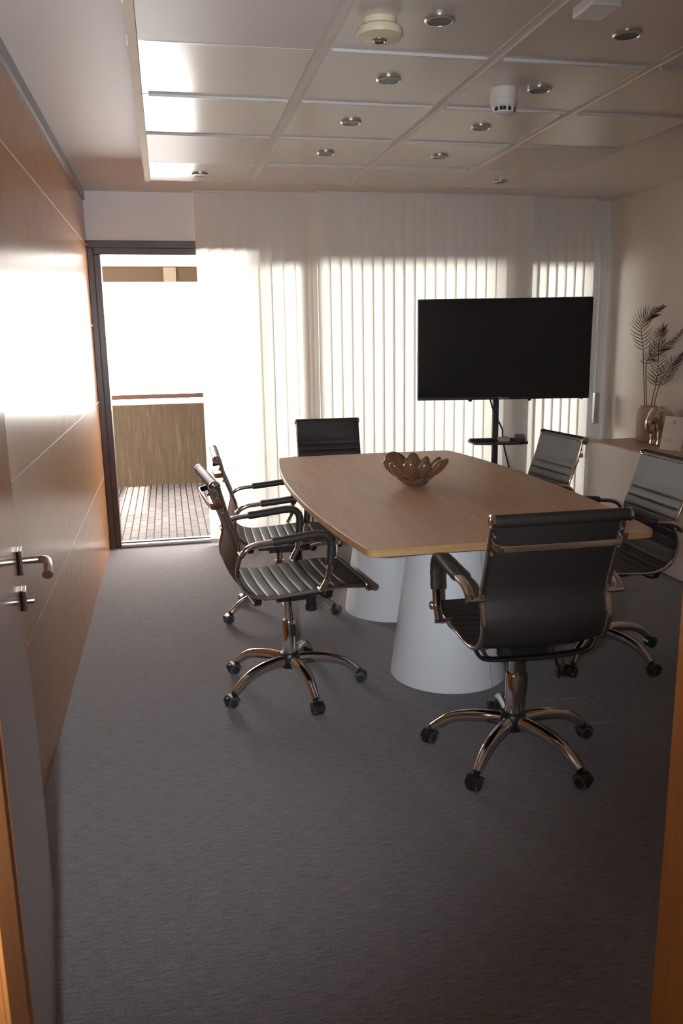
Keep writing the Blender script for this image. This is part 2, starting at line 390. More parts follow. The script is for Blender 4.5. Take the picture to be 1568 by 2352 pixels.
MB().sweep(lv, rrect(.02, .018), scale=[.95 + .25 * (i / len(lv)) for i in range(len(lv))]).build('lever', M_nickel, d1)
MB().bx(Ld - .084, Ld - .036, -.012, 0, .905, .957).build('lock_plate', M_nickel, d1, smooth=0, bevel=.002)
MB().cyl((Ld - .06, -.012, .925), (Ld - .06, -.028, .925), .009).build('cylinder', M_steel, d1)
MB().bx(-.012, .004, -.006, .02, .25, .36).bx(-.012, .004, -.006, .02, 1.75, 1.86).build('hinge', M_steel, d1, smooth=0)

# ---------------------------------------------------------------- vertical blinds
def blind(label, xs, rots, ztop=2.556, zbot=.045, y=6.085, wid=.098):
    t = thing('vertical_blind', label, 'blind', (xs[0], y, 0), 0, 'fabric vertical blinds along the window wall')
    me = {}
    for k, (x, r) in enumerate(zip(xs, rots)):
        if 's' not in me:
            rows = [[((u - .5) * wid, -.006 * sin(pi * u), z) for u in (0, .12, .25, .4, .55, .7, .85, 1)] for z in (zbot, .9, 1.7, ztop)]
            me['s'] = MB().grid(rows).mesh('slat', M_slat, 60, False)
            me['w'] = MB().bx(-wid / 2 + .003, wid / 2 - .003, -.008, .004, zbot - .028, zbot + .004).mesh('weight', M_white, 0)
        s = link(bpy.data.objects.new('slat', me['s']), t); s.location = (x - xs[0], 0, 0); s.rotation_euler = (0, 0, r)
        q = link(bpy.data.objects.new('weight', me['w']), s)
    MB().bx(-.05, xs[-1] - xs[0] + .05, -.012, .018, ztop + .001, ZC).build('headrail', M_white, t, smooth=0)
    return t
random.seed(2)
def rr(n, a=-13, j=2.2): return [radians(a + random.uniform(-j, j)) for _ in range(n)]
xa = [.298 + .0885 * i for i in range(9)]; xs_ = xa + [1.045, 1.078, 1.105]
blind('white vertical blind of the section beside the balcony door', xs_, rr(9) + [radians(-32)] * 3, y=6.115)
xb = [1.165 + .0805 * i for i in range(18)]; xst = [2.585 + .024 * i for i in range(8)]
blind('white vertical blind of the middle section behind the television', xb + xst, rr(18) + [radians(-60)] * 8, y=6.045)
xc = [2.84 + .076 * i for i in range(7)]
bl = blind('white vertical blind of the narrow right section by the side wall', xc, rr(7, -10), y=6.115)
MB().tube([(.545, -.02, 2.54), (.56, -.02, 1.6), (.56, -.02, 1.05)], .006, 8, (0, 1, 0)).tube([(.562, -.03, 2.54), (.572, -.03, 1.6), (.575, -.03, 1.05)], .004, 8, (0, 1, 0)).build('pull_cord', M_white, bl)
MB().bx(.545, .59, -.05, -.01, .82, 1.07).build('tensioner', M_clear, bl, smooth=0, bevel=.006)

# ---------------------------------------------------------------- boat-shaped table
TX, TY, TZ = 1.252, 3.975, .785
def boat(hw0, hw1, hl, r):
    pts = []
    n = 24
    side = []
    for i in range(n + 1):
        t = -1 + 2 * i / n; side.append((hw0 + (hw1 - hw0) * (1 - abs(t) ** 2.1), t * (hl - r)))
    for x, y in side: pts.append((x, y))
    x0 = side[-1][0]
    for k in range(1, 7): a = pi / 2 * k / 6; pts.append((x0 - r + r * cos(a), hl - r + r * sin(a)))
    for k in range(1, 8): pts.append(((x0 - r) * (1 - 2 * k / 8), hl + .014 * sin(pi * k / 8)))
    for k in range(7): a = pi / 2 + pi / 2 * k / 6; pts.append((-x0 + r + r * cos(a), hl - r + r * sin(a)))
    for x, y in reversed(side[:-1]): pts.append((-x, y))
    for k in range(1, 7): a = pi + pi / 2 * k / 6; pts.append((-x0 + r + r * cos(a), -hl + r + r * sin(a)))
    for k in range(1, 8): pts.append((-(x0 - r) * (1 - 2 * k / 8), -hl))
    for k in range(6): a = 1.5 * pi + pi / 2 * k / 6; pts.append((x0 - r + r * cos(a), -hl + r + r * sin(a)))
    return pts
tb = thing('conference_table', 'boat-shaped walnut conference table on pale grey cone pedestals', 'table', (TX, TY, 0))
P = boat(.580, .665, 1.215, .045); n = len(P)
top = MB(); top.add([(x, y, TZ - .0003) for x, y in P] + [(x, y, TZ - .008) for x, y in P], [tuple(range(n))] + [(i, n + i, n + (i + 1) % n, (i + 1) % n) for i in range(n)])
top.build('table_top', M_table, tb, smooth=0)
eb = MB(); k4 = [(1.0, TZ - .0005), (1.0025, TZ - .003), (1.0025, TZ - .029), (1.0, TZ - .031), (.9, TZ - .031)]
vs = [(x * s_, y * s_, z) for s_, z in k4 for x, y in P]
eb.add(vs, [(a * n + i, a * n + (i + 1) % n, (a + 1) * n + (i + 1) % n, (a + 1) * n + i) for a in range(4) for i in range(n)] + [tuple(4 * n + i for i in range(n))])
eb.build('edge_band', M_edge, tb)
for (px, py) in ((1.208 - TX, 3.402 - TY), (1.195 - TX, 4.352 - TY)):
    pd = MB().lathe([(.268, .002), (.266, .02), (.168, TZ - .031)], (px, py, 0), seg=72).build('pedestal', M_cone, tb)
    sm = MB()
    for a in (-62, 118): 
        d = Vector((cos(radians(a)), sin(radians(a)), 0)); sm.sweep([Vector((px, py, .004)) + d * .2685, Vector((px, py, TZ - .033)) + d * .1685], [(.0012, .0004), (-.0012, .0004), (-.0012, -.003), (.0012, -.003)], tuple(d))
    sm.build('seam', mat('grey seam', (.25, .27, .30), .6), pd, smooth=0)

# ---------------------------------------------------------------- bowl with finger-like lobes
bw = MB(); bw.lathe([(.060, .006), (.074, .014), (.084, .036), (.078, .040), (.064, .024)], seg=32)
bw.ball((0, 0, .016), (.072, .072, .016))
#        angle, length, half width, half thickness, tilt from vertical (deg)
LOB = [(-118, .165, .040, .022, 40), (-76, .140, .036, .022, 30), (-40, .170, .034, .021, 42), (-12, .175, .031, .020, 47), (17, .165, .028, .019, 44), (46, .150, .028, .019, 38), (78, .165, .036, .020, 34),
       (123, .190, .078, .020, 40), (176, .170, .032, .020, 46), (206, .170, .034, .021, 46)]
for a, L, hw, ht, ti in LOB:
    a, ti = radians(a), radians(ti); d = Vector((cos(a), sin(a), 0)); ax = (d * sin(ti) + Vector((0, 0, cos(ti)))).normalized(); sd = Vector((-sin(a), cos(a), 0)); nn = ax.cross(sd)
    Mx = Matrix((sd, nn, ax)).transposed()
    c0 = d * .055 + Vector((0, 0, .022))
    bw.ball(c0 + ax * L * .62, (hw * 1.18, ht * 1.2, L * .40), Mx, 16, 12)
    bw.ball(c0 + ax * L * .30, (hw * .52, ht * .85, L * .42), Mx, 16, 10)
bo = bw.build('decorative_bowl', M_bowl, smooth=0)
bo.location = (1.218, 3.965, TZ + .0005); bo.rotation_euler = (0, 0, radians(0)); bo.scale = (.93, .93, .95)
md = bo.modifiers.new('remesh', 'REMESH'); md.mode = 'VOXEL'; md.voxel_size = .0042; md.use_smooth_shade = True
ms = bo.modifiers.new('smooth', 'SMOOTH'); ms.iterations = 5; ms.factor = .5
tag(bo, 'glossy bronze ceramic bowl of finger-shaped lobes on the table', 'bowl')

# ---------------------------------------------------------------- office chairs
PROF = [(-.318, .978), (-.288, .868), (-.257, .783), (-.242, .735), (-.240, .695), (-.250, .655), (-.256, .622), (-.250, .583), (-.226, .540), (-.187, .512), (-.126, .499), (-.04, .502), (.09, .510), (.184, .517), (.295, .508)]
pf = spline([(0, y, z) for y, z in PROF], 8)
HW = .221
def chair_parts():
    up = []; base = []        # (name, mesh, [subparts])
    # side frames
    for s in (-1, 1):
        up.append(('side_frame', MB().sweep([p + Vector((s * HW, 0, 0)) for p in pf], rrect(.015, .022), (1, 0, 0)).mesh('side_frame', M_chrome), []))
    # sling split in backrest and seat, with stitched ribs
    arc = [0]
    for a, b in zip(pf[:-1], pf[1:]): arc.append(arc[-1] + (b - a).length)
    T = arc[-1]
    def at(s):
        s = max(0, min(T, s))
        for i in range(len(arc) - 1):
            if arc[i + 1] >= s: break
        f = (s - arc[i]) / (arc[i + 1] - arc[i]); p = pf[i].lerp(pf[i + 1], f)
        t = (pf[min(i + 2, len(pf) - 1)] - pf[max(i - 1, 0)]).normalized()
        return p, Vector((0, -t.z, t.y)).normalized() if True else None
    split = arc[min(range(len(pf)), key=lambda i: abs(pf[i].z - .545) + (0 if pf[i].y < -.15 else 9))]
    def sling(s0, s1, ribs0, ribs1, pitch=.0475):
        ss = []; s = s0
        while s < s1 - 1e-4:
            if s < ribs0 - 1e-4 or s > ribs1 - pitch:
                ss.append((s, .002)); s += .012
            else:
                for f, h in ((0, -.0022), (.03, .0002), (.08, .0016), (.25, .0028), (.75, .0028), (.92, .0016), (.97, .0002)): ss.append((s + f * pitch, h))
                s += pitch
        ss.append((s1, .001))
        fr, bk = [], []
        xs = [-.2245, -.222, -.215, -.19, -.13, -.065, 0, .065, .13, .19, .215, .222, .2245]
        for s, h in ss:
            p, nn = at(s); r1, r2 = [], []
            if nn.y < 0 and nn.z < .2: nn = -nn
            if nn.z < -.3: nn = -nn
            sagw = min(1, min(s, T - s) / .12)
            for x in xs:
                e = 1 - (abs(x) / .2245) ** 6; sag = -.013 * (1 - (x / .2245) ** 2) * sagw
                r1.append(p + nn * (.0085 + h * (e ** .5) + sag + .002 * e) + Vector((x, 0, 0))); r2.append(p + nn * (.002 + sag - .003 * e) + Vector((x, 0, 0)))
            fr.append(r1); bk.append(r2)
        m = MB(); m.grid(fr); nf = len(m.v); m.grid(bk); k = len(xs); R = len(fr)
        for i in range(R - 1):
            m.f.append((i * k, (i + 1) * k, nf + (i + 1) * k, nf + i * k)); m.f.append((i * k + k - 1, nf + i * k + k - 1, nf + (i + 1) * k + k - 1, (i + 1) * k + k - 1))
        for j in range(k - 1):
            m.f.append((j, nf + j, nf + j + 1, j + 1)); b = (R - 1) * k; m.f.append((b + j, b + j + 1, nf + b + j + 1, nf + b + j))
        m.mi = [0] * len(m.f); return m
    up.append(('backrest', sling(.004, split, .155, split - .02).mesh('backrest', M_leather, 50), []))
    up.append(('seat', sling(split, T - .005, split + .012, T - .075).mesh('seat', M_leather, 50), []))
    # wrapped rails with chrome ends
    y, z = PROF[0]
    up.append(('top_rail', MB().cyl((-.226, y - .013, z + .002), (.226, y - .013, z + .002), .0205, seg=20).mesh('top_rail', M_leather), []))
    y2, z2 = PROF[-1]
    up.append(('front_rail', MB().cyl((-.221, y2 + .006, z2 - .004), (.221, y2 + .006, z2 - .004), .0165, seg=20).mesh('front_rail', M_leather), []))
    for s in (-1, 1):
        up.append(('end_cap', MB().lathe([(.0222, 0), (.0222, .010), (.016, .0125), (.013, .010), (.008, .011), (.004, .013)], (s * .225, y - .013, z + .002), (s, 0, 0), 20).mesh('end_cap', M_chrome), []))
        up.append(('end_cap', MB().lathe([(.0175, 0), (.0175, .010), (.012, .013), (.006, .013)], (s * .220, y2 + .006, z2 - .004), (s, 0, 0), 18).mesh('end_cap', M_chrome), []))
    # rear grab bar and bolts
    def back_y(zz):
        for a, b in zip(pf[:-1], pf[1:]):
            if a.z >= zz >= b.z: return a.y + (b.y - a.y) * (a.z - zz) / (a.z - b.z)
    zb = .898; yb = back_y(zb)
    path = spline([(-HW + .004, yb - .006, zb), (-.210, yb - .028, zb - .004), (-.192, yb - .043, zb - .006), (-.12, yb - .047, zb - .006), (0, yb - .048, zb - .006), (.12, yb - .047, zb - .006), (.192, yb - .043, zb - .006), (.210, yb - .028, zb - .004), (HW - .004, yb - .006, zb)], 5)
    up.append(('back_bar', MB().sweep(path, rrect(.007, .024)).mesh('back_bar', M_chrome), []))
    for s in (-1, 1):
        for zz in (zb + .030, zb - .032): up.append(('bolt', MB().ball((s * (HW - .006), back_y(zz) - .012, zz), .0075).mesh('bolt', M_chrome), []))
    # arm rests: chrome loop, black sleeve, stubs into the frame
    for s in (-1, 1):
        X = s * (HW + .042)
        ap = spline([(X, -.243, .700), (X, -.222, .722), (X, -.185, .738), (X, -.13, .744), (X, -.04, .752), (X, .055, .761), (X, .098, .757), (X, .122, .735), (X, .128, .70), (X, .121, .63), (X, .112, .575), (X, .098, .548), (X, .082, .520)], 5)
        up.append(('armrest', MB().sweep(ap, rrect(.021, .032, .009), (1, 0, 0)).cyl((s * (HW - .004), -.243, .700), (X + s * .014, -.243, .700), .0085, seg=14).cyl((s * (HW - .004), .084, .518), (X + s * .016, .084, .518), .009, seg=14).mesh('armrest', M_chrome),
                   [('sleeve', MB().sweep(ap[16:46], rrect(.032, .043, .013), (1, 0, 0), scale=[1 + .03 * sin(i * 2.1) for i in range(30)]).mesh('sleeve', M_leather))]))
    # mechanism under the seat
    up.append(('tilt_mechanism', MB().bx(-.07, .07, -.12, .12, .44, .478).bx(-.10, .10, -.10, .10, .474, .484).bx(-.05, .05, -.06, .09, .418, .442).mesh('tilt_mechanism', M_plastic, 0), []))
    for yy, dz in ((-.172, .004), (.13, 0)):
        sp = spline([(-HW + .002, yy, .499 + dz), (-.19, yy, .466), (-.10, yy, .456), (0, yy, .454), (.10, yy, .456), (.19, yy, .466), (HW - .002, yy, .499 + dz)], 4)
        up.append(('cross_strut', MB().sweep(sp, rrect(.03, .012)).mesh('cross_strut', M_plastic), []))
    up.append(('tension_knob', MB().lathe([(.022, 0), (.027, .004), (.027, .03), (.024, .032), (.025, .062), (.022, .066)], (0, .105, .350), seg=20).mesh('tension_knob', M_plastic), []))
    up.append(('height_lever', MB().tube(spline([(.05, -.02, .455), (.10, -.02, .448), (.135, -.02, .425), (.15, -.02, .375), (.16, -.02, .345)], 4), .005, 8, (0, 1, 0)).box((.163, -.02, .325), (.012, .022, .05)).mesh('height_lever', M_plastic), []))
    up.append(('piston', MB().cyl((0, 0, .22), (0, 0, .43), .0185).cyl((0, 0, .40), (0, 0, .43), .02).mesh('piston', M_chrome), []))
    base.append(('gas_column', MB().lathe([(.029, .13), (.0305, .15), (.0305, .312), (.027, .319), (.019, .320)]).mesh('gas_column', M_chrome), []))
    base.append(('hub', MB().lathe([(.020, .092), (.040, .099), (.049, .116), (.049, .148), (.042, .164), (.031, .168)]).mesh('hub', M_plastic), []))
    for k in range(5):
        a = 2 * pi * k / 5; R = Matrix.Rotation(a, 3, 'Z')
        lp = spline([R @ Vector(p) for p in ((.035, 0, .133), (.105, 0, .135), (.173, 0, .128), (.233, 0, .111), (.275, 0, .084), (.303, 0, .062))], 5)
        m_ = len(lp)
        base.append(('leg', MB().sweep(lp, rrect(.041, .046, .019), scale=[1.12 - .42 * (i / (m_ - 1)) for i in range(m_)]).mesh('leg', M_chrome), []))
        cz = (random.random() - .5) * 2.6 + a + pi * .5
        c = R @ Vector((.307, 0, 0)); Rc = Matrix.Rotation(cz, 3, 'Z'); f = Rc @ Vector((0, -.012, 0)); ax = Rc @ Vector((1, 0, 0))
        m = MB().cyl(c + Vector((0, 0, .046)), c + Vector((0, 0, .070)), .0095, .0085, 14)
        wc = c + f + Vector((0, 0, .0265))
        hp = [(.0295 * cos(t), .0295 * sin(t)) for t in [radians(12 + 156 * i / 12) for i in range(13)]]
        fwd = Rc @ Vector((0, 1, 0)); rows = []
        for sx in (-.0235, -.0225, .0225, .0235): rows.append([wc + ax * sx + fwd * p * (1 if abs(sx) < .023 else .9) + Vector((0, 0, q * (1 if abs(sx) < .023 else .9))) for p, q in hp])
        m.grid(rows); m.box(wc + Vector((0, 0, .004)), (.008, .05, .04), Rc)
        subs = []
        for sx in (-1, 1):
            wm = MB(); wm.lathe([(.020, 0), (.0255, .0025), (.0262, .009), (.0255, .0155), (.0215, .018)], wc + ax * sx * .004, ax * sx, 24); wm.m = 1
            wm.lathe([(.0255, .0155), (.0235, .019), (.0195, .0185), (.0192, .0165)], wc + ax * sx * .004, ax * sx, 24, cap=False); wm.m = 0
            wm.lathe([(.0195, .0155), (.018, .0178), (.006, .0185)], wc + ax * sx * .004, ax * sx, 20)
            subs.append(('wheel', wm.mesh('wheel', [M_wheel, M_rim])))
        base.append(('caster', m.mesh('caster', M_plastic), subs))
    return up, base
random.seed(11)
UPP, BASE = chair_parts()
PROTO = []
def make_chair(x, y, yaw, base_yaw, lift, label):
    """yaw: degrees, direction the seat faces measured from +x; base_yaw: direction of one leg"""
    t = thing('office_chair', label, 'chair', (x, y, 0), radians(yaw - 90), 'ribbed black office chairs around the conference table')
    if not PROTO:
        for lst, flag in ((UPP, True), (BASE, False)):
            for nm, me, subs in lst:
                p = link(bpy.data.objects.new(nm, me), t)
                PROTO.append((p, flag, [link(bpy.data.objects.new(sn, sm), p) for sn, sm in subs]))
        mine = [(p, f) for p, f, _ in PROTO]
    else:
        mine = []
        for p, f, subs in PROTO:
            c = p.copy(); COL.objects.link(c); c.parent = t
            for q in subs:
                d = q.copy(); COL.objects.link(d); d.parent = c
            mine.append((c, f))
    for c, f in mine:
        c.location = (0, 0, lift if f else 0); c.rotation_euler = (0, 0, 0 if f else radians(base_yaw - yaw + 90))
    return t
make_chair(.463, 3.404, 5, -6, 0, 'black ribbed office chair on the wood-wall side, first along, nearer the camera')
make_chair(.556, 4.40, -1, -18, -.045, 'black ribbed office chair on the wood-wall side, second along, farther from the camera')
make_chair(1.186, 2.612, 89, 7, -.004, 'black office chair at the near table end, its smooth back toward the camera')
make_chair(1.10, 5.46, -92, 40, -.03, 'black office chair at the far table end before the white blinds')
make_chair(1.925, 4.36, 184, 15, -.028, 'dark grey office chair facing the table just beside the television stand')
make_chair(1.965, 3.40, 178, 6, -.026, 'dark ribbed office chair in front of the white cabinet, facing the table')

# ---------------------------------------------------------------- television on its stand
ya = math.atan2(-.205, 1)
tv = thing('television', 'large black flat television on the pole stand before the blinds', 'television', (2.13, 4.985, 1.13), ya)
MB().bx(-.558, .558, 0, .035, .0, .640).bx(-.35, .35, .03, .06, .08, .45).build('housing', M_bezel, tv, smooth=0, bevel=.003)
MB().bx(-.552, .552, -.0015, .004, .018, .634).build('screen', M_screen, tv, smooth=0)
fc = bpy.data.curves.new('logo', 'FONT'); fc.body = 'TDSystems'; fc.size = .016; fc.align_x = 'CENTER'; fc.extrude = .0003
tmp = bpy.data.objects.new('logo_text', fc); COL.objects.link(tmp); bpy.context.view_layer.update()
lm = bpy.data.meshes.new_from_object(tmp.evaluated_get(bpy.context.evaluated_depsgraph_get())); bpy.data.objects.remove(tmp)
lm.materials.clear(); lm.materials.append(M_lcdlogo)
lo = link(bpy.data.objects.new('logo', lm), tv); lo.location = (.0, -.0022, .004); lo.rotation_euler = (pi / 2, 0, 0)
for x in (-.215, .17): MB().bx(x - .011, x + .011, .002, .025, -.011, .001).build('foot_socket', M_bezel, tv, smooth=0)
MB().bx(-.561, -.557, .008, .022, .23, .285).build('side_label', M_lcdlogo, tv, smooth=0)
MB().bx(.505, .52, .005, .02, -.006, .001).build('power_indicator', M_red, tv, smooth=0)
ts = thing('television_stand', 'black pole stand with a small shelf carrying the television', 'stand', (2.115, 5.075, 0), ya)
MB().bx(-.019, .019, -.019, .019, .02, 1.5).build('pole', M_plastic, ts, smooth=0, bevel=.003)
MB().bx(-.2, .2, -.030, -.019, 1.32, 1.42).bx(-.06, .06, -.030, -.005, 1.28, 1.48).build('bracket', M_plastic, ts, smooth=0)
sh = [(-.185, -.03), (-.165, -.175), (-.1, -.192), (.02, -.198), (.13, -.192), (.185, -.165), (.195, -.03), (.14, .03), (-.14, .03)]
m = MB(); n = len(sh); m.add([(x, y, z) for z in (.846, .862) for x, y in sh], [tuple(range(n - 1, -1, -1)), tuple(n + i for i in range(n))] + [(i, (i + 1) % n, n + (i + 1) % n, n + i) for i in range(n)])
m.build('shelf', M_plastic, ts, smooth=0, bevel=.002)
MB().bx(-.30, .30, -.03, .03, .045, .085).bx(-.29, -.23, -.25, .25, .05, .085).bx(.23, .29, -.25, .25, .05, .085).build('base', M_plastic, ts, smooth=0, bevel=.004)
for x in (-.26, .26):
    for y in (-.23, .23): MB().cyl((x - .012, y, .025), (x + .012, y, .025), .025, seg=18).bx(x - .008, x + .008, y - .008, y + .008, .03, .055).build('caster', M_wheel, ts)
def on_shelf(dx, dy, z=.8625): 
    r = Matrix.Rotation(ya, 3, 'Z') @ Vector((dx, dy, 0)); return (2.115 + r.x, 5.075 + r.y, z)
rc = thing('remote_control', 'long black remote control lying on the stand shelf', 'remote', on_shelf(-.105, -.115), ya + radians(3))
MB().bx(-.085, .085, -.022, .022, 0, .018).build('body', M_plastic, rc, smooth=0, bevel=.004)
m = MB()
for i in range(9):
    for j in range(3): m.bx(-.07 + i * .016, -.062 + i * .016, -.014 + j * .011, -.007 + j * .011, .0175, .0195)
m.build('buttons', M_rim, rc, smooth=0)
gd = thing('gadget_box', 'small light grey gadget box on the stand shelf beside the pole', 'box', on_shelf(.035, -.11), ya)
MB().bx(-.033, .033, -.04, .04, 0, .024).build('body', M_clear, gd, smooth=0, bevel=.003)
MB().bx(-.012, .012, -.01, .02, .0235, .0248).build('sticker', mat('orange sticker', (.6, .25, .12), .5), gd, smooth=0)
rb = thing('receiver_box', 'tiny flat black receiver between the grey gadget and the black remote box', 'box', on_shelf(.085, -.105), ya)
MB().bx(-.025, .025, -.02, .02, 0, .016).build('body', M_plastic, rb, smooth=0, bevel=.003)
rc2 = thing('desk_remote', 'slanted black keypad box at the right end of the stand shelf', 'remote', on_shelf(.142, -.11), ya - radians(6))
m = MB(); m.add([(x, y, z) for x, y, z in ((-.03, -.05, 0), (.03, -.05, 0), (.03, .04, 0), (-.03, .04, 0), (-.03, -.05, .018), (.03, -.05, .018), (.03, .04, .038), (-.03, .04, .038))], [(3, 2, 1, 0), (4, 5, 6, 7), (0, 1, 5, 4), (1, 2, 6, 5), (2, 3, 7, 6), (3, 0, 4, 7)])
m.build('body', M_plastic, rc2, smooth=0, bevel=.003)
MB().box((0, -.006, .0292), (.045, .06, .002), Matrix.Rotation(math.atan2(.02, .09), 3, 'X')).build('keypad', M_rim, rc2, smooth=0)
cab = [(-.045, -.012, 1.16), (-.035, -.030, 1.10), (-.005, -.030, 1.02), (.030, -.030, .955), (.050, .0, .92), (.060, .045, .885), (.075, .050, .80), (.11, .05, .66), (.16, .05, .45), (.24, .10, .2), (.34, .18, .04), (.46, .42, .006)]
cb = MB().tube(spline([on_shelf(x_, y_, z_) for x_, y_, z_ in cab], 5), .0055, 8).build('power_cable', M_plastic)
tag(cb, 'thin black power cable hanging from the television beside the pole', 'cable')

# ---------------------------------------------------------------- cabinet and what stands on it
cbn = thing('low_cabinet', 'white low cabinet along the right wall behind the chairs', 'cabinet', (3.29, 4.2, 0))
MB().bx(-.215, .225, -1.75, 1.36, .012, .750).build('body', M_cab, cbn, smooth=0, bevel=.002)
MB().bx(-.19, .2, -1.72, 1.33, 0, .012).build('plinth', M_plastic, cbn, smooth=0)
wt = MB().bx(3.072, 3.517, 2.45, 5.562, .7505, .760).build('worktop', M_cabtop, smooth=0, bevel=.0015)
tag(wt, 'thin oak worktop lying on the white low cabinet', 'worktop')
CT = .7605
vz = thing('vase', 'pink textured glass vase with dark pebbles on the cabinet', 'vase', (3.405, 5.33, CT))
m = MB(); prof = [(.045, 0), (.062, .006), (.070, .03), (.0735, .07), (.075, .13), (.074, .19), (.070, .228), (.060, .245), (.052, .252), (.054, .262)]
sp_ = spline([(r, 0, z) for r, z in prof], 6); seg = 72; vs = []
for i, p in enumerate(sp_):
    for j in range(seg):
        a = 2 * pi * j / seg; k = 1 + (.035 * abs(sin(9 * a + (pi / 2 if int(p.z / .03) % 2 else 0))) - .02) * (1 if .015 < p.z < .24 else 0); vs.append((p.x * k * cos(a), p.x * k * sin(a), p.z))
R = len(sp_); m.add(vs, [(i * seg + j, i * seg + (j + 1) % seg, (i + 1) * seg + (j + 1) % seg, (i + 1) * seg + j) for i in range(R - 1) for j in range(seg)] + [tuple(range(seg - 1, -1, -1))])
gl = m.build('glass_body', M_pinkglass, vz, smooth=60)
sl = gl.modifiers.new('wall', 'SOLIDIFY'); sl.thickness = .004; sl.offset = -1
random.seed(5); m = MB()
for i in range(42):
    a, r_, z_ = random.random() * 2 * pi, .045 * random.random() ** .5, .018 + .075 * random.random()
    m.ball((3.405 + r_ * cos(a), 5.33 + r_ * sin(a), CT + z_), (.010 + random.random() * .005, .010, .009), Matrix.Rotation(random.random() * 3, 3, 'X'), 8, 6)
tag(m.build('pebbles', M_pebble), 'dark glossy pebbles filling the bottom of the pink vase', 'pebbles', kind='stuff')

def frond(label, spine, t0, n, ll, up=(0, -1, 0), width=.006, seed=1, droop=.25, sides=(1, -1)):
    random.seed(seed); t = thing('palm_frond', label, 'plant', spine[0], 0, 'dark palm fronds in the pink vase')
    o0 = Vector(spine[0]); sp = [p - o0 for p in spline(spine, 10)]
    MB().tube(sp, .0032, 8, (0, 1, 0), [1.25 - .9 * i / (len(sp) - 1) for i in range(len(sp))]).build('stem', M_stem, t)
    m = MB(); up = Vector(up)
    for k in range(n):
        f = t0 + (1 - t0) * k / (n - 1); i = min(int(f * (len(sp) - 1)), len(sp) - 2); p = sp[i].lerp(sp[i + 1], f * (len(sp) - 1) - i)
        tg = (sp[i + 1] - sp[i]).normalized(); sd = tg.cross(up).normalized()
        u = (f - t0) / (1 - t0); L = ll * (.72 + .5 * sin(pi * min(1, u * 1.15 + .1)) - .35 * u) * random.uniform(.9, 1.08); ang = radians(78 - 48 * u + random.uniform(-5, 5))
        for s in sides:
            d0 = (sd * s * sin(ang) + tg * cos(ang)).normalized(); out = up * random.uniform(-.15, .3); q = p.copy(); pts = [q.copy()]; d = (d0 + out * .4).normalized()
            for j in range(6):
                d = (d + tg * .11 + Vector((0, 0, -.03)) * droop).normalized(); q = q + d * L / 6; pts.append(q.copy())
            m.sweep(pts, [(width / 2, 0), (0, .0007), (-width / 2, 0), (0, -.0007)], tuple(up), True, [.5, 1, 1.1, 1, .8, .5, .1])
    m.build('leaflets', M_leaf, t, smooth=30); return t
frond('tall dark palm frond rising at the left of the vase and arching over', [(3.375, 5.335, CT + .03), (3.372, 5.335, 1.03), (3.362, 5.36, 1.31), (3.355, 5.37, 1.44), (3.345, 5.39, 1.58), (3.365, 5.37, 1.645), (3.40, 5.33, 1.68), (3.43, 5.28, 1.715)], .41, 26, .105, width=.0048, seed=3)
frond('upright middle palm frond with drooping leaflets behind the elephant', [(3.42, 5.335, CT + .03), (3.43, 5.335, 1.03), (3.45, 5.33, 1.17), (3.46, 5.33, 1.31), (3.455, 5.33, 1.46), (3.46, 5.32, 1.53), (3.47, 5.31, 1.57)], .33, 26, .115, width=.0045, seed=5)
frond('palm frond arching low from the left stem toward the right wall', [(3.385, 5.31, CT + .03), (3.372, 5.31, 1.03), (3.365, 5.33, 1.31), (3.385, 5.31, 1.37), (3.41, 5.28, 1.42), (3.43, 5.22, 1.455), (3.44, 5.12, 1.50), (3.44, 5.02, 1.57), (3.43, 4.93, 1.61)], .26, 34, .085, width=.0045, seed=8)
frond('large palm frond leaning right beyond the picture edge', [(3.425, 5.31, CT + .03), (3.43, 5.30, 1.03), (3.435, 5.26, 1.17), (3.44, 5.21, 1.25), (3.44, 5.14, 1.32), (3.44, 5.06, 1.38), (3.43, 4.96, 1.44)], .33, 30, .125, width=.0045, seed=9)

eg = MB()
eg.ball((.02, 0, .185), (.085, .062, .075)).ball((-.005, 0, .205), (.07, .058, .07)).ball((-.075, 0, .205), (.048, .046, .055)).ball((-.06, 0, .235), (.045, .042, .04))
for x, y in ((-.038, -.032), (-.038, .032), (.062, -.032), (.062, .032)):
    eg.lathe([(.028, .0), (.028, .012), (.023, .03), (.025, .10), (.034, .17)], (x, y, 0), seg=16)
tr = spline([(-.105, 0, .205), (-.122, 0, .175), (-.126, 0, .135), (-.112, 0, .105), (-.088, 0, .10), (-.074, 0, .118)], 6)
eg.tube(tr, .024, 14, (0, 1, 0), [1.15 - .65 * i / (len(tr) - 1) for i in range(len(tr))])
for s in (-1, 1):
    eg.ball((-.045, s * .055, .19), (.042, .008, .055), Matrix.Rotation(s * radians(28), 3, 'Z'))
eg.tube(spline([(.10, 0, .2), (.115, 0, .15), (.112, 0, .11)], 4), .006, 8, (0, 1, 0))
eo = eg.build('elephant_figurine', M_eleph, smooth=0); eo.location = (3.387, 5.135, CT + .0005); eo.rotation_euler = (0, 0, radians(14)); eo.scale = (.98, .98, 1.0)
md = eo.modifiers.new('remesh', 'REMESH'); md.mode = 'VOXEL'; md.voxel_size = .0045; md.use_smooth_shade = True
ms = eo.modifiers.new('smooth', 'SMOOTH'); ms.iterations = 8; ms.factor = .5
tag(eo, 'shiny metallic elephant figurine standing on the cabinet beside the pink vase', 'figurine')
cd = thing('table_sign', 'white printed card sign standing on the cabinet at the picture edge', 'sign', (3.285, 4.865, CT), radians(-66))
tilt = Matrix.Rotation(radians(-14), 3, 'X')
MB().box(tilt @ Vector((0, 0, .115)), (.155, .003, .23), tilt).build('panel', M_card, cd, smooth=0)
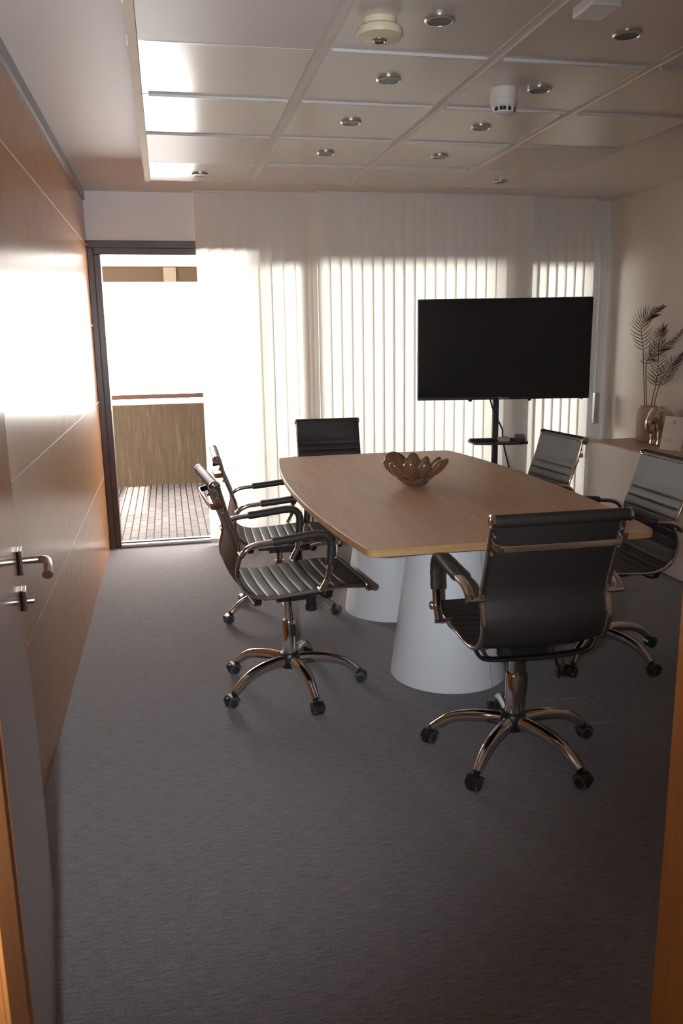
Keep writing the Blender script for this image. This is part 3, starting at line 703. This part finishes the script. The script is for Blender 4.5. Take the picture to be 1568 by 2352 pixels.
MB().box(Vector((0, .05, .004)), (.155, .09, .004)).build('foot', M_card, cd, smooth=0)
m = MB()
for x, z, w_, h_ in ((-.005, .195, .016, .012), (-.005, .183, .05, .0025), (-.005, .152, .03, .003), (-.02, .072, .06, .0025), (-.02, .064, .045, .0025)):
    m.box(tilt @ Vector((x, -.0018, z)), (w_, .0008, h_), tilt)
m.build('printing', M_ink, cd, smooth=0)

# ---------------------------------------------------------------- ceiling fittings
def downlight(x, y, label):
    t = thing('downlight', label, 'light', (x, y, ZG), 0, 'recessed spotlights in the ceiling trays')
    MB().lathe([(.046, .004), (.046, -.002), (.043, -.006), (.038, -.0065), (.036, -.003), (.0355, .003)], seg=32, cap=False).build('ring', M_ring, t)
    MB().lathe([(.0365, -.0045), (.030, -.001), (.020, .0032), (.004, .0035)], seg=28).build('reflector', M_recess_shade, t)
    MB().lathe([(.012, .003), (.012, -.001), (.008, -.0035), (.002, -.004)], seg=18).build('bulb', M_bulb, t)
for x, y, l in ((.86, 2.56, 'round chrome downlight beside the beige disc alarm'), (1.49, 2.58, 'round chrome downlight at the upper right, past the white box'), (.86, 3.14, 'chrome downlight in the second tray row, left of the white smoke detector'),
                (1.47, 3.17, 'chrome downlight just right of the white smoke detector'), (.855, 3.75, 'chrome downlight in the third tray row, the left of its pair'), (1.46, 3.75, 'chrome downlight in the third tray row, the right of its pair'),
                (.86, 4.36, 'chrome downlight in the fourth tray row, the left of its pair'), (1.47, 4.36, 'chrome downlight in the fourth tray row, the right of its pair'), (.25, 4.99, 'small downlight in the last tray row above the balcony door'), (2.07, 4.98, 'small downlight in the last tray row above the television')):
    downlight(x, y, l)
fa = thing('fire_alarm', 'large round beige alarm disc on the ceiling', 'alarm', (.685, 2.605, ZG))
MB().lathe([(.052, .004), (.052, -.012), (.058, -.014), (.068, -.022), (.070, -.034), (.066, -.042), (.02, -.050), (.018, -.047), (.004, -.047)], seg=44).build('body', M_beige, fa)
MB().lathe([(.022, -.0485), (.022, -.0535), (.016, -.056), (.012, -.052), (.003, -.052)], seg=24).build('sensor', M_steel, fa)
sd_ = thing('smoke_detector', 'white cylindrical smoke detector hanging under a ceiling tray', 'detector', (1.335, 3.20, ZG))
MB().lathe([(.051, .004), (.051, -.034), (.049, -.036), (.050, -.038), (.047, -.058), (.043, -.062), (.040, -.064)], seg=40).build('housing', M_white, sd_)
MB().lathe([(.034, -.060), (.034, -.078)], seg=24).build('chamber', M_dark, sd_)
MB().lathe([(.038, -.078), (.038, -.083), (.030, -.088), (.004, -.088)], seg=32).build('cap', M_white, sd_)
for k in range(8):
    a = 2 * pi * k / 8; MB().box((.039 * cos(a), .039 * sin(a), -.071), (.007, .006, .018), Matrix.Rotation(a, 3, 'Z')).build('rib', M_white, sd_, smooth=0)
jb = MB().bx(-.048, .048, -.085, .03, -.03, .004).build('junction_box', M_white, smooth=0, bevel=.006); jb.location = (1.262, 2.385, ZG)
tag(jb, 'small white surface box cut by the top picture edge', 'box')

# ---------------------------------------------------------------- floor outlet hatch
fh = thing('floor_hatch', 'carpet covered floor outlet hatch with a thin metal rim', 'hatch', (1.60, 2.862, 0), radians(-2))
m = MB(); a, b, tck = .088, .122, .006
m.bx(-a, a, -b, -b + tck, 0, .003).bx(-a, a, b - tck, b, 0, .003).bx(-a, -a + tck, -b, b, 0, .003).bx(a - tck, a, -b, b, 0, .003)
m.build('rim', mat('dull grey rim', (.24, .23, .22), .5), fh, smooth=0)
MB().bx(-a + tck, a - tck, -b + tck, b - tck, 0, .002).build('lid', M_carpet, fh, smooth=0)
